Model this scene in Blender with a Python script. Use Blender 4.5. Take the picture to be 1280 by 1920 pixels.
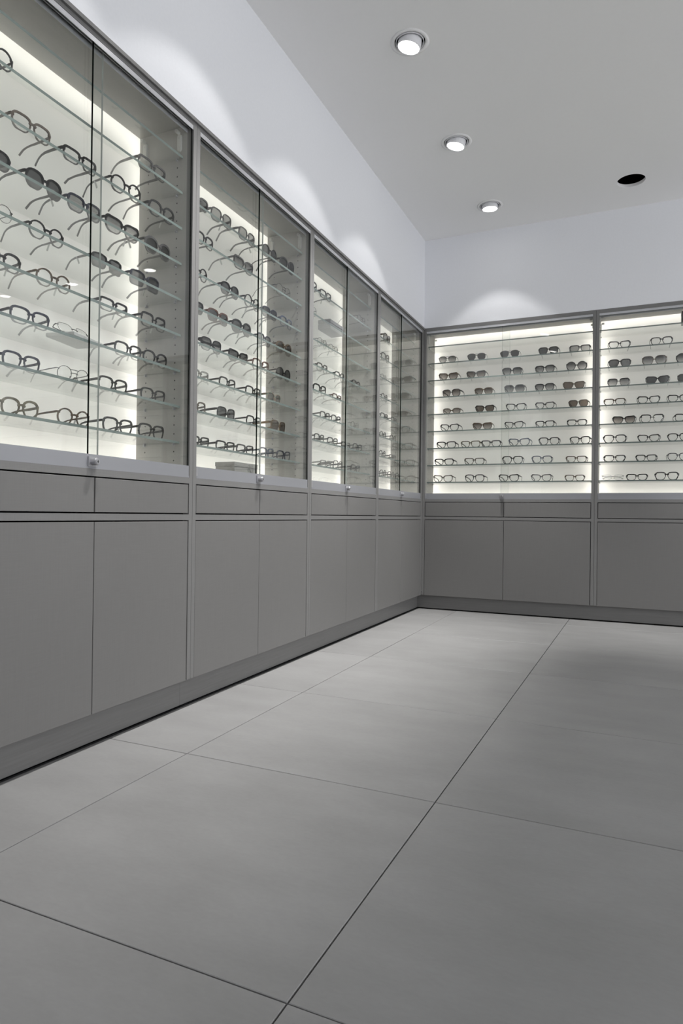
import bpy, math, random
from mathutils import Matrix, Vector

for ob in list(bpy.data.objects):
    bpy.data.objects.remove(ob, do_unlink=True)
SC = bpy.context.scene
COL = SC.collection

# ------------------------------------------------------------------ camera
cd = bpy.data.cameras.new('camera')
cd.sensor_fit = 'VERTICAL'
cd.sensor_height = 36.0
cd.lens = 1219.597 / 1920.0 * 36.0
cd.clip_start = 0.02
cam = bpy.data.objects.new('camera', cd)
COL.objects.link(cam)
cam.matrix_world = (Matrix.Translation((1.35818, -4.45004, 0.66))
                    @ Matrix.Rotation(0.419384, 4, 'Z')
                    @ Matrix.Rotation(math.pi / 2 + 0.00438, 4, 'X')
                    @ Matrix.Rotation(0.012026, 4, 'Z'))
SC.camera = cam

# ------------------------------------------------------------------ world, exposure
world = bpy.data.worlds.new('shop_interior_ambient')
SC.world = world
world.use_nodes = True
wbg = world.node_tree.nodes['Background']
wbg.inputs[0].default_value = (0.955, 0.97, 1.0, 1)
wbg.inputs[1].default_value = 2.2
BEAM_W = 185.0          # each ceiling downlight: central beam
SPILL_W = 8.0          # and the wider spill of its reflector
PANEL_EMIT = 0.19      # back-lit display panels
LED_EMIT = 15.0         # LED strips behind the panels
SC.view_settings.view_transform = 'Standard'
SC.view_settings.look = 'None'
SC.view_settings.exposure = 0.0
SC.view_settings.gamma = 1.0
SC.view_settings.use_curve_mapping = False
SC.cycles.transparent_max_bounces = 36
SC.cycles.max_bounces = 8
SC.cycles.glossy_bounces = 4
SC.cycles.diffuse_bounces = 4
SC.cycles.transmission_bounces = 8
SC.cycles.caustics_reflective = False
SC.cycles.caustics_refractive = False
SC.cycles.sample_clamp_indirect = 4.0
SC.cycles.use_denoising = True

# ------------------------------------------------------------------ helpers
class MB:
    """collects geometry of ONE object"""
    def __init__(s):
        s.v = []; s.f = []; s.m = []
    def add(s, vs, fs, m=0):
        o = len(s.v)
        s.v += [tuple(p) for p in vs]
        for f in fs:
            s.f.append(tuple(i + o for i in f)); s.m.append(m)
    def box(s, x0, x1, y0, y1, z0, z1, m=0, mats=None):
        vs = [(x0,y0,z0),(x1,y0,z0),(x1,y1,z0),(x0,y1,z0),(x0,y0,z1),(x1,y0,z1),(x1,y1,z1),(x0,y1,z1)]
        fs = [(0,3,2,1),(4,5,6,7),(0,1,5,4),(1,2,6,5),(2,3,7,6),(3,0,4,7)]  # bottom top front right back left
        if mats is None: mats = [m]*6
        o = len(s.v); s.v += vs
        for f, mm in zip(fs, mats):
            s.f.append(tuple(i+o for i in f)); s.m.append(mm)
    def bbox(s, x0, x1, y0, y1, z0, z1, b=0.0008, m=0):
        """box with its front (-y) edges chamfered"""
        vs = [(x0,y0+b,z0),(x1,y0+b,z0),(x1,y1,z0),(x0,y1,z0),(x0,y0+b,z1),(x1,y0+b,z1),(x1,y1,z1),(x0,y1,z1),
              (x0+b,y0,z0+b),(x1-b,y0,z0+b),(x1-b,y0,z1-b),(x0+b,y0,z1-b)]
        fs = [(0,3,2,1),(4,5,6,7),(1,2,6,5),(2,3,7,6),(3,0,4,7),(8,9,10,11),(0,1,9,8),(1,5,10,9),(5,4,11,10),(4,0,8,11)]
        s.add(vs, fs, m)
    def lathe(s, prof, n=32, c=(0,0,0), m=0, axis='z', cap0=False, cap1=False):
        o = len(s.v)
        for r, h in prof:
            for k in range(n):
                a = 2*math.pi*k/n
                p = (r*math.cos(a), r*math.sin(a), h)
                if axis == 'y': p = (p[0], p[2], p[1])
                if axis == 'x': p = (p[2], p[0], p[1])
                s.v.append((p[0]+c[0], p[1]+c[1], p[2]+c[2]))
        for i in range(len(prof)-1):
            for k in range(n):
                a = o+i*n+k; b = o+i*n+(k+1) % n
                s.f.append((a, b, b+n, a+n)); s.m.append(m)
        if cap0: s.f.append(tuple(o+k for k in range(n))); s.m.append(m)
        if cap1:
            q = o+(len(prof)-1)*n
            s.f.append(tuple(q+k for k in range(n))); s.m.append(m)
    def sweep(s, path, w, h, up=(0,0,1), closed=False, m=0, nseg=4):
        """rectangular bar of half sizes w (sideways) and h (along up) swept along path; w,h may be lists"""
        n = len(path); o = len(s.v)
        W = w if isinstance(w, (list, tuple)) else [w]*n
        H = h if isinstance(h, (list, tuple)) else [h]*n
        P = [Vector(p) for p in path]
        for i in range(n):
            if closed: t = P[(i+1) % n]-P[i-1]
            else: t = P[min(i+1, n-1)]-P[max(i-1, 0)]
            t.normalize()
            u = Vector(up)
            sd = t.cross(u)
            if sd.length < 1e-6: sd = Vector((1,0,0))
            sd.normalize(); uu = sd.cross(t).normalized()
            for a, b in ((-1,-1),(1,-1),(1,1),(-1,1)):
                s.v.append(tuple(P[i]+sd*(a*W[i])+uu*(b*H[i])))
        for i in range(n if closed else n-1):
            j = (i+1) % n
            for k in range(4):
                l = (k+1) % 4
                s.f.append((o+i*4+k, o+i*4+l, o+j*4+l, o+j*4+k)); s.m.append(m)
        if not closed:
            s.f.append((o+3,o+2,o+1,o)); s.m.append(m)
            q = o+(n-1)*4
            s.f.append((q,q+1,q+2,q+3)); s.m.append(m)
    def mesh(s, name, mats, smooth=False):
        me = bpy.data.meshes.new(name)
        me.from_pydata(s.v, [], s.f)
        for mm in (mats if isinstance(mats, (list, tuple)) else [mats]): me.materials.append(mm)
        me.polygons.foreach_set('material_index', s.m)
        if smooth: me.polygons.foreach_set('use_smooth', [True]*len(s.f))
        me.update()
        return me
    def build(s, name, mats, parent=None, smooth=False):
        return obj(name, s.mesh(name, mats, smooth), parent)

def obj(name, data, parent=None):
    o = bpy.data.objects.new(name, data)
    COL.objects.link(o)
    if parent is not None: o.parent = parent
    return o
def tag(o, label=None, cat=None, group=None, kind=None):
    if label: o['label'] = label
    if cat: o['category'] = cat
    if group: o['group'] = group
    if kind: o['kind'] = kind
    return o
def empty(name, loc=(0,0,0), rz=0.0):
    o = obj(name, None)
    o.empty_display_size = 0.05
    o.location = loc; o.rotation_euler = (0,0,rz)
    return o

# ------------------------------------------------------------------ materials
def newmat(name):
    m = bpy.data.materials.new(name); m.use_nodes = True
    nt = m.node_tree
    for n in list(nt.nodes): nt.nodes.remove(n)
    out = nt.nodes.new('ShaderNodeOutputMaterial')
    return m, nt, out
def N(nt, t, **kw):
    n = nt.nodes.new(t)
    for k, v in kw.items(): setattr(n, k, v)
    return n
def simple(name, col, rough=0.5, metal=0.0, spec=0.5):
    m, nt, out = newmat(name)
    p = N(nt, 'ShaderNodeBsdfPrincipled')
    p.inputs['Base Color'].default_value = (*col, 1)
    p.inputs['Roughness'].default_value = rough
    p.inputs['Metallic'].default_value = metal
    p.inputs['Specular IOR Level'].default_value = spec
    nt.links.new(p.outputs[0], out.inputs[0])
    return m
def noisy(name, c1, c2, scale, rough=0.5, spec=0.5, stretch=(1,1,1), detail=4.0, bump=0.0, bscale=None, metal=0.0, rnd=False, scale2=None, mix2=0.35):
    m, nt, out = newmat(name)
    L = nt.links.new
    tc = N(nt, 'ShaderNodeTexCoord')
    mp = N(nt, 'ShaderNodeMapping')
    mp.inputs['Scale'].default_value = stretch
    L(tc.outputs['Object'], mp.inputs['Vector'])
    vec = mp.outputs[0]
    if rnd:
        oi = N(nt, 'ShaderNodeObjectInfo')
        sc = N(nt, 'ShaderNodeVectorMath', operation='SCALE')
        sc.inputs[0].default_value = (37.0, 91.0, 13.0)
        L(oi.outputs['Random'], sc.inputs['Scale'])
        ad = N(nt, 'ShaderNodeVectorMath', operation='ADD')
        L(vec, ad.inputs[0]); L(sc.outputs[0], ad.inputs[1])
        vec = ad.outputs[0]
    nz = N(nt, 'ShaderNodeTexNoise')
    nz.inputs['Scale'].default_value = scale
    nz.inputs['Detail'].default_value = detail
    nz.inputs['Roughness'].default_value = 0.6
    L(vec, nz.inputs['Vector'])
    fac = nz.outputs['Fac']
    if scale2:
        n2 = N(nt, 'ShaderNodeTexNoise')
        n2.inputs['Scale'].default_value = scale2
        n2.inputs['Detail'].default_value = 6
        L(vec, n2.inputs['Vector'])
        mx = N(nt, 'ShaderNodeMix')
        mx.inputs[0].default_value = mix2
        L(nz.outputs['Fac'], mx.inputs[2]); L(n2.outputs['Fac'], mx.inputs[3])
        fac = mx.outputs[0]
    rp = N(nt, 'ShaderNodeValToRGB')
    rp.color_ramp.elements[0].position = 0.3; rp.color_ramp.elements[0].color = (*c1, 1)
    rp.color_ramp.elements[1].position = 0.7; rp.color_ramp.elements[1].color = (*c2, 1)
    L(fac, rp.inputs[0])
    p = N(nt, 'ShaderNodeBsdfPrincipled')
    L(rp.outputs[0], p.inputs['Base Color'])
    p.inputs['Roughness'].default_value = rough
    p.inputs['Metallic'].default_value = metal
    p.inputs['Specular IOR Level'].default_value = spec
    if bump:
        bp = N(nt, 'ShaderNodeBump')
        bp.inputs['Strength'].default_value = bump
        bp.inputs['Distance'].default_value = 0.001
        L(fac, bp.inputs['Height']); L(bp.outputs[0], p.inputs['Normal'])
    L(p.outputs[0], out.inputs[0])
    return m
def linen(name, c, amp=0.10, rough=0.45):
    """grey laminate with a fine woven grain: thin streaks along x and along z"""
    m, nt, out = newmat(name)
    L = nt.links.new
    tc = N(nt, 'ShaderNodeTexCoord')
    facs = []
    for st in ((420, 60, 9), (14, 60, 420)):
        mp = N(nt, 'ShaderNodeMapping'); mp.inputs['Scale'].default_value = st
        L(tc.outputs['Object'], mp.inputs['Vector'])
        nz = N(nt, 'ShaderNodeTexNoise'); nz.inputs['Scale'].default_value = 1.0; nz.inputs['Detail'].default_value = 2.2
        L(mp.outputs[0], nz.inputs['Vector']); facs.append(nz.outputs['Fac'])
    ad = N(nt, 'ShaderNodeMath', operation='ADD')
    L(facs[0], ad.inputs[0]); L(facs[1], ad.inputs[1])
    mr = N(nt, 'ShaderNodeMapRange')
    mr.inputs['From Min'].default_value = 0.6; mr.inputs['From Max'].default_value = 1.4
    mr.inputs['To Min'].default_value = 1-amp; mr.inputs['To Max'].default_value = 1+amp
    L(ad.outputs[0], mr.inputs['Value'])
    ml = N(nt, 'ShaderNodeVectorMath', operation='SCALE')
    ml.inputs[0].default_value = c
    L(mr.outputs[0], ml.inputs['Scale'])
    p = N(nt, 'ShaderNodeBsdfPrincipled')
    L(ml.outputs[0], p.inputs['Base Color'])
    p.inputs['Roughness'].default_value = rough
    p.inputs['Specular IOR Level'].default_value = 0.35
    L(p.outputs[0], out.inputs[0])
    return m
def glass(name, tint, f0=0.04, grad=None, rough=0.0):
    """clear sheet: Schlick reflection over straight-through transmission; grad = (z0, tint0, z1, tint1) a graded tint"""
    m, nt, out = newmat(name)
    L = nt.links.new
    lw = N(nt, 'ShaderNodeLayerWeight'); lw.inputs['Blend'].default_value = 0.5
    pw = N(nt, 'ShaderNodeMath', operation='POWER'); pw.inputs[1].default_value = 5.0
    L(lw.outputs['Facing'], pw.inputs[0])
    ma = N(nt, 'ShaderNodeMath', operation='MULTIPLY_ADD'); ma.inputs[1].default_value = 1-f0; ma.inputs[2].default_value = f0
    L(pw.outputs[0], ma.inputs[0])
    tr = N(nt, 'ShaderNodeBsdfTransparent'); tr.inputs[0].default_value = (*tint, 1)
    if grad:
        z0, t0, z1, t1 = grad
        tc = N(nt, 'ShaderNodeTexCoord'); sx = N(nt, 'ShaderNodeSeparateXYZ')
        L(tc.outputs['Object'], sx.inputs[0])
        mr = N(nt, 'ShaderNodeMapRange'); mr.inputs['From Min'].default_value = z0; mr.inputs['From Max'].default_value = z1
        L(sx.outputs['Z'], mr.inputs['Value'])
        mx = N(nt, 'ShaderNodeMix', data_type='RGBA')
        mx.inputs[6].default_value = (*t0, 1); mx.inputs[7].default_value = (*t1, 1)
        L(mr.outputs[0], mx.inputs[0]); L(mx.outputs[2], tr.inputs[0])
    gl = N(nt, 'ShaderNodeBsdfGlossy'); gl.inputs['Roughness'].default_value = rough
    ms = N(nt, 'ShaderNodeMixShader')
    L(ma.outputs[0], ms.inputs[0]); L(tr.outputs[0], ms.inputs[1]); L(gl.outputs[0], ms.inputs[2])
    L(ms.outputs[0], out.inputs[0])
    return m
def emit(name, col, st):
    m, nt, out = newmat(name)
    e = N(nt, 'ShaderNodeEmission')
    e.inputs[0].default_value = (*col, 1); e.inputs[1].default_value = st
    nt.links.new(e.outputs[0], out.inputs[0])
    return m
def backlit(name, col, st):
    """opal acrylic: half reflecting, half letting the LED light behind it through, with an even edge-lit glow"""
    m, nt, out = newmat(name)
    L = nt.links.new
    d = N(nt, 'ShaderNodeBsdfDiffuse'); d.inputs[0].default_value = (0.80, 0.80, 0.78, 1)
    t = N(nt, 'ShaderNodeBsdfTranslucent'); t.inputs[0].default_value = (*col, 1)
    ms = N(nt, 'ShaderNodeMixShader'); ms.inputs[0].default_value = 0.5
    L(d.outputs[0], ms.inputs[1]); L(t.outputs[0], ms.inputs[2])
    e = N(nt, 'ShaderNodeEmission'); e.inputs[0].default_value = (*col, 1); e.inputs[1].default_value = st
    a = N(nt, 'ShaderNodeAddShader')
    L(ms.outputs[0], a.inputs[0]); L(e.outputs[0], a.inputs[1])
    L(a.outputs[0], out.inputs[0])
    return m
def veil(name, col, alpha, rough=0.3):
    """translucent plastic: coloured gloss over a see-through body"""
    m, nt, out = newmat(name)
    L = nt.links.new
    p = N(nt, 'ShaderNodeBsdfPrincipled')
    p.inputs['Base Color'].default_value = (*col, 1); p.inputs['Roughness'].default_value = rough
    t = N(nt, 'ShaderNodeBsdfTransparent'); t.inputs[0].default_value = (0.9, 0.9, 0.9, 1)
    ms = N(nt, 'ShaderNodeMixShader'); ms.inputs[0].default_value = alpha
    L(t.outputs[0], ms.inputs[1]); L(p.outputs[0], ms.inputs[2]); L(ms.outputs[0], out.inputs[0])
    return m

M = {}
M['wall'] = noisy('white_wall_paint', (0.80, 0.81, 0.84), (0.82, 0.83, 0.86), 90, rough=0.85, spec=0.2, bump=0.02)
M['ceiling'] = noisy('ceiling_paint', (0.92, 0.915, 0.91), (0.93, 0.925, 0.92), 60, rough=0.9, spec=0.15)
M['tile'] = noisy('concrete_look_tile', (0.230, 0.228, 0.2265), (0.290, 0.2885, 0.287), 3.2, rough=0.42, spec=0.4, stretch=(1, 2.2, 1), detail=8, bump=0.03, rnd=True, scale2=70, mix2=0.22)
M['grout'] = simple('dark_grout', (0.09, 0.09, 0.09), 0.9)
M['laminate'] = linen('grey_linen_laminate', (0.172, 0.169, 0.165), 0.05)
M['frame'] = linen('grey_frame_laminate', (0.190, 0.188, 0.185), 0.08)
M['liner'] = linen('light_grey_liner_laminate', (0.375, 0.367, 0.347), 0.05, 0.5)
M['plinth'] = noisy('brushed_grey_plinth', (0.160, 0.158, 0.155), (0.188, 0.186, 0.183), 6, rough=0.35, stretch=(1, 1, 30), detail=6)
M['dark'] = simple('dark_void', (0.003, 0.003, 0.003), 0.9, spec=0.02)  # near-black colour stands in for shade in unlit hollows
M['alu'] = simple('satin_aluminium', (0.52, 0.525, 0.545), 0.38, 0.35)
M['alu_dimmed'] = simple('dimmed_satin_aluminium', (0.30, 0.305, 0.325), 0.42, 0.3)  # same aluminium as upper track, its weaker light put into the colour
M['chrome'] = simple('satin_chrome', (0.40, 0.40, 0.42), 0.30, 0.6)
M['rubber'] = simple('black_rubber', (0.01, 0.01, 0.01), 0.6)
M['pane'] = glass('float_glass_pane', (0.980, 0.986, 0.981))
M['shelf'] = glass('float_glass_shelf', (0.972, 0.982, 0.976))
M['shelf_edge'] = simple('green_glass_edge', (0.175, 0.215, 0.203), 0.2, spec=0.6)
M['pale_edge'] = simple('pale_polished_glass_edge', (0.42, 0.46, 0.44), 0.25)
M['pane_edge'] = simple('dark_green_glass_edge', (0.0025, 0.004, 0.0032), 0.7, spec=0.05)
M['panel'] = backlit('opal_backlit_panel', (1.0, 0.975, 0.935), PANEL_EMIT)
M['led'] = emit('led_strip_light', (1.0, 0.97, 0.92), LED_EMIT)
M['lens_lamp'] = emit('lit_lamp_lens', (1.0, 0.985, 0.96), 14.0)
M['white_plastic'] = simple('white_plastic', (0.70, 0.70, 0.69), 0.35)
M['lamp_metal'] = simple('pale_lamp_enamel', (0.78, 0.78, 0.80), 0.35)
M['clear_plastic'] = veil('pale_plastic', (0.75, 0.75, 0.72), 0.75)
M['paper'] = veil('paper_price_tag', (0.72, 0.72, 0.70), 0.85, 0.7)

# eyewear
FR = {
 'bk': simple('black_acetate', (0.006, 0.006, 0.0065), 0.25, spec=0.35),
 'dk': simple('dark_grey_acetate', (0.022, 0.022, 0.023), 0.28, spec=0.35),
 'to': noisy('dark_tortoise_acetate', (0.012, 0.009, 0.007), (0.13, 0.085, 0.05), 90, rough=0.2, detail=2),
 'br': noisy('brown_horn_acetate', (0.045, 0.036, 0.030), (0.13, 0.105, 0.085), 60, rough=0.25, detail=2),
 'gy': veil('smoky_grey_acetate', (0.085, 0.083, 0.085), 0.72),
 'bl': veil('blue_grey_acetate', (0.07, 0.085, 0.13), 0.78),
 'cr': veil('clear_crystal_acetate', (0.25, 0.24, 0.23), 0.55),
 'me': simple('dark_metal_wire', (0.10, 0.10, 0.10), 0.25, 0.8),
 'go': simple('gold_brown_metal', (0.22, 0.15, 0.09), 0.25, 0.8),
 'nv': simple('navy_acetate', (0.020, 0.022, 0.038), 0.25),
 'ol': noisy('olive_tortoise_acetate', (0.05, 0.043, 0.030), (0.20, 0.175, 0.125), 55, rough=0.22, detail=2),
 'rb': noisy('red_brown_acetate', (0.06, 0.025, 0.02), (0.13, 0.06, 0.045), 70, rough=0.22, detail=2),
 'mc': noisy('multicoloured_acetate', (0.10, 0.22, 0.17), (0.42, 0.24, 0.20), 120, rough=0.25, detail=1),
}
LE = {
 'c': glass('clear_lens', (0.93, 0.935, 0.935)),
 'd': glass('dark_grey_lens', (0.128, 0.130, 0.135)),
 'l': glass('light_grey_lens', (0.38, 0.38, 0.38)),
 'g': glass('graded_grey_lens', (0.2, 0.2, 0.2), grad=(0.006, (0.52, 0.52, 0.52), 0.044, (0.10, 0.10, 0.105))),
 'b': glass('graded_brown_lens', (0.2, 0.2, 0.2), grad=(0.006, (0.47, 0.44, 0.42), 0.042, (0.10, 0.086, 0.08))),
 'B': glass('brown_lens', (0.19, 0.16, 0.14)),
}

# ------------------------------------------------------------------ dimensions (metres)
W = 0.87623; OFF = 0.01551; BW = 1.1400
P2 = 0.01876                         # half a post = one cabinet's stile
Z_DB, Z_RB, Z_RT, Z_DT = 0.1004, 0.6362, 0.6554, 0.7588
Z_TB, Z_TT = 0.7790, 0.8190          # lower sliding track
Z_UB, Z_OT, Z_TOP = 1.9510, 1.9670, 1.9900
Z_CEIL = 2.6142
KICK = 0.038
SHELF_Z = [1.865 - 0.1209*k for k in range(9)]
Y_END = -(OFF + 5*W)                 # near end of the left run

# ------------------------------------------------------------------ floor
TS = 0.6855
mb = MB(); mb.box(-0.34, 5.6, -6.6, 0.34, -0.06, -0.007)
floor = tag(mb.build('floor', M['grout']), kind='structure', label='pale grey concrete-look tiled floor', cat='floor')
ylines = [-3.672 + TS*j for j in range(-4, 6)] + [0.033]
ylines = [-6.6] + ylines
def xline(k, y):
    if k < 0: return -0.0335
    return 0.250 + 0.700*k + k*0.0148*(y+2.99)
jt = 0.0013
rng = random.Random(5)
for j in range(len(ylines)-1):
    for k in range(-1, 7):
        ya, yb = ylines[j]+jt, ylines[j+1]-jt
        if j == len(ylines)-2: yb += jt
        c = [(xline(k, ya)+jt, ya), (xline(k+1, ya)-jt, ya), (xline(k+1, yb)-jt, yb), (xline(k, yb)+jt, yb)]
        if k < 0:
            e = rng.uniform(-0.003, 0.002)
            c[0] = (c[0][0]+e, ya); c[3] = (c[3][0]+e, yb)
        zt = rng.uniform(-0.0003, 0.0003); b = 0.0009
        cx = sum(p[0] for p in c)/4; cy = sum(p[1] for p in c)/4
        def sh(p, d): return (p[0] + (d if p[0] < cx else -d), p[1] + (d if p[1] < cy else -d))
        vs = [(*p, -0.008) for p in c] + [(*p, zt-b) for p in c] + [(*sh(p, b), zt) for p in c]
        fs = [(0,1,5,4),(1,2,6,5),(2,3,7,6),(3,0,4,7),(4,5,9,8),(5,6,10,9),(6,7,11,10),(7,4,8,11),(8,9,10,11)]
        t = MB(); t.add(vs, fs); t.build('tile', M['tile'], floor)

# ------------------------------------------------------------------ walls
mb = MB()
mb.box(-0.36, 0.0, Y_END, 0.36, Z_TOP+0.0005, Z_CEIL+0.02)
mb.box(-0.38, -0.310, Y_END, 0.36, -0.05, Z_TOP+0.0005)
mb.box(-0.36, 0.0, -6.6, Y_END-0.001, -0.05, Z_CEIL+0.02)
tag(mb.build('wall_left', M['wall']), kind='structure', label='white painted wall above the left cabinet row', cat='wall')
mb = MB()
mb.box(0.0, 5.6, 0.0, 0.36, Z_TOP+0.0005, Z_CEIL+0.02)
mb.box(-0.309, 5.6, 0.310, 0.38, -0.05, Z_TOP+0.0005)
mb.box(BW*4+0.001, 5.6, 0.0, 0.310, -0.05, Z_TOP+0.0005)
tag(mb.build('wall_back', M['wall']), kind='structure', label='white painted wall above the back cabinet row', cat='wall')

mb = MB(); mb.box(-0.36, 2.7, -6.9, -6.601, -0.05, Z_CEIL+0.02)  # added out of view: dims back-pane reflections, left short to let light in
tag(mb.build('added_wall_front', M['laminate']), kind='structure', label='added unseen grey wall behind the camera, dimming reflections in the glass', cat='wall')

# ------------------------------------------------------------------ ceiling with round cut-outs
LAMPS = []   # x, y, tilt towards, tilt angle
for y in (-1.901, -1.120, -2.672, -3.443):  # the last lamp is added out of view to brighten the near floor
    LAMPS.append((0.505, y, (-1, 0), 12.0))
LAMPS.append((0.528, -0.356, (0, 1), 3.0))
for x in (2.155, 2.965, 3.775):
    LAMPS.append((x, -0.350, (0, 1), 3.0))
HOLE = (1.338, -0.345)
R_HOLE = 0.0765
cuts = [(l[0], l[1]) for l in LAMPS] + [HOLE]
def cell_lines(vals, lo, hi):
    s = {lo, hi}
    for v in vals: s.add(round(v-0.12, 4)); s.add(round(v+0.12, 4))
    return sorted(s)
cm = MB()
ys_of = {}
# columns: one strip for the left row, the rest by x
strips = [(0.0, 0.385, []), (0.385, 0.650, [c for c in cuts if c[0] < 0.6]),
          (0.650, 5.6, [c for c in cuts if c[0] > 0.6])]
def ring_cell(x0, x1, y0, y1, cx, cy):
    n = 48; pts = []
    for k in range(n):
        a = 2*math.pi*k/n; dx, dy = math.cos(a), math.sin(a)
        t = min([((x1-cx)/dx) if dx > 1e-9 else 9e9, ((x0-cx)/dx) if dx < -1e-9 else 9e9,
                 ((y1-cy)/dy) if dy > 1e-9 else 9e9, ((y0-cy)/dy) if dy < -1e-9 else 9e9])
        pts.append(((cx+R_HOLE*dx, cy+R_HOLE*dy), (cx+t*dx, cy+t*dy)))
    for k in range(n):
        a, b = pts[k], pts[(k+1) % n]
        q = [a[0], a[1]]
        # corner between two outer points that lie on different sides
        ca, cb = a[1], b[1]
        corner = None
        if abs(ca[0]-cb[0]) > 1e-6 and abs(ca[1]-cb[1]) > 1e-6:
            corner = (x1 if max(ca[0], cb[0]) > cx else x0, y1 if max(ca[1], cb[1]) > cy else y0)
            corner = (x1 if (ca[0]+cb[0])/2 > cx else x0, y1 if (ca[1]+cb[1])/2 > cy else y0)
        loop = [a[0], b[0], b[1]] + ([corner] if corner else []) + [a[1]]
        cm.add([(p[0], p[1], Z_CEIL) for p in loop], [tuple(range(len(loop)))])
def rect_cell(x0, x1, y0, y1):
    cm.add([(x0,y0,Z_CEIL),(x0,y1,Z_CEIL),(x1,y1,Z_CEIL),(x1,y0,Z_CEIL)], [(0,1,2,3)])
rect_cell(0.0, 0.385, -6.6, 0.0)
ys = [-6.6]
for c in sorted([c for c in cuts if c[0] < 0.6], key=lambda c: c[1]):
    rect_cell(0.385, 0.650, ys[-1], c[1]-0.12)
    ring_cell(0.385, 0.650, c[1]-0.12, c[1]+0.12, c[0], c[1]); ys.append(c[1]+0.12)
rect_cell(0.385, 0.650, ys[-1], 0.0)
rect_cell(0.650, 5.6, -6.6, -0.47); rect_cell(0.650, 5.6, -0.23, 0.0)
xs = [0.650]
for c in sorted([c for c in cuts if c[0] > 0.6]):
    rect_cell(xs[-1], c[0]-0.12, -0.47, -0.23)
    ring_cell(c[0]-0.12, c[0]+0.12, -0.47, -0.23, c[0], c[1]); xs.append(c[0]+0.12)
rect_cell(xs[-1], 5.6, -0.47, -0.23)
cm.box(-0.36, 5.6, -6.6, 0.36, Z_CEIL+0.16, Z_CEIL+0.18)
tag(cm.build('ceiling', M['ceiling']), kind='structure', label='matt pale grey ceiling with round cut-outs', cat='ceiling')

# ------------------------------------------------------------------ downlights
def make_downlight(x, y, d, ang, label, dim=1.0):
    root = empty('ceiling_downlight', (x, y, Z_CEIL))
    tag(root, label, 'downlight', 'ceiling downlights')
    a = MB(); a.lathe([(R_HOLE+0.001, 0.0), (R_HOLE+0.003, -0.0022), (0.0650, -0.0030), (0.0635, -0.001), (0.0635, 0.015)], 48)
    a.build('trim_ring', M['ceiling'], root, True)
    c = MB(); c.lathe([(0.0635, 0.014), (R_HOLE, 0.016), (R_HOLE, 0.13), (0.001, 0.13)], 32)
    c.build('recess_can', M['dark'], root)
    g = MB(); g.lathe([(0.0585, 0.012), (0.0585, -0.004), (0.0560, -0.004), (0.0560, 0.012), (0.0585, 0.012)], 48)
    gr = g.build('gimbal_ring', M['lamp_metal'], root, False)
    h = MB(); h.lathe([(0.030, 0.075), (0.0470, 0.060), (0.0485, -0.020), (0.0472, -0.024), (0.0450, -0.0235), (0.0440, -0.021)], 48)
    ho = h.build('lamp_housing', M['lamp_metal'], root, True)
    l = MB(); l.lathe([(0.0442, -0.0212), (0.036, -0.0215), (0.001, -0.0218)], 48)
    le = l.build('lamp_lens', M['lens_lamp'], ho, True)
    # swing the lamp so that its beam (local -z) leans towards d
    ho.rotation_euler = Matrix.Rotation(math.radians(ang), 3, Vector((d[1], -d[0], 0))).to_euler()
    for pw, size, blend in ((BEAM_W*dim, 58, 1.0), (SPILL_W, 82, 0.14)):
        sd = bpy.data.lights.new('downlight_beam', 'SPOT')
        sd.energy = pw; sd.spot_size = math.radians(size); sd.spot_blend = blend
        sd.shadow_soft_size = 0.035; sd.color = (1.0, 0.985, 0.965)
        so = obj('downlight_beam', sd, ho)
        so.location = (0, 0, -0.06)
    return root
for i, (x, y, d, ang) in enumerate(LAMPS):
    lab = ['lit round downlight on the ceiling, largest and nearest in view',
           'lit round ceiling downlight, second of the row along the left wall',
           'lit ceiling downlight above the nearest left cabinet', 'added unseen ceiling downlight left of the camera, lighting the near floor',
           'lit round ceiling downlight nearest the corner, smallest in view',
           'lit ceiling downlight on the back row, right of the empty hole',
           'lit ceiling downlight on the back row, second right of the empty hole',
           'lit ceiling downlight on the back row, farthest right'][i]
    make_downlight(x, y, d, ang, lab, 0.5 if y < -3 else 0.75 if y < -2.2 else 1.0)
root = empty('recessed_opening', (HOLE[0], HOLE[1], Z_CEIL))
tag(root, 'empty round black hole in the ceiling where a downlight is missing', 'ceiling hole')
a = MB(); a.lathe([(R_HOLE, 0.0), (R_HOLE, 0.018)], 48); a.build('cut_edge', M['ceiling'], root, True)
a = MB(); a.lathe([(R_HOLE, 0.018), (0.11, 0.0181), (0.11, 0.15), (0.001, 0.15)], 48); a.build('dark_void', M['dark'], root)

# ------------------------------------------------------------------ plinths, cornice, corner post
bl = tag(empty('baseboard_left'), kind='structure', label='grey recessed plinth under the left cabinets', cat='plinth')
for ya, yb in ((-6.6 if False else Y_END, -3.5256), (-3.5251, -2.6496), (-2.6491, -1.7421), (-1.7416, KICK)):
    mb = MB(); mb.box(-KICK-0.016, -KICK, ya, yb, 0.006, Z_DB); mb.build('plinth_board', M['plinth'], bl)
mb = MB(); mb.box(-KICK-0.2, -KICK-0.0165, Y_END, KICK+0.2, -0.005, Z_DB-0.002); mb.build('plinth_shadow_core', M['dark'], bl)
bb = tag(empty('baseboard_back'), kind='structure', label='grey recessed plinth under the back cabinets', cat='plinth')
for xa, xb in ((-KICK+0.0006, 0.5598), (0.5603, 1.70), (1.7005, BW*4)):
    mb = MB(); mb.box(xa, xb, KICK, KICK+0.016, 0.006, Z_DB); mb.build('plinth_board', M['plinth'], bb)
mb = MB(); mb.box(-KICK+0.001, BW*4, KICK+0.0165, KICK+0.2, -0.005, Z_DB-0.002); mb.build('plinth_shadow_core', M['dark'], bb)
mb = MB(); mb.box(0.0, 0.008, Y_END, -0.0005, 1.9785, Z_TOP+0.0004)
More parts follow.
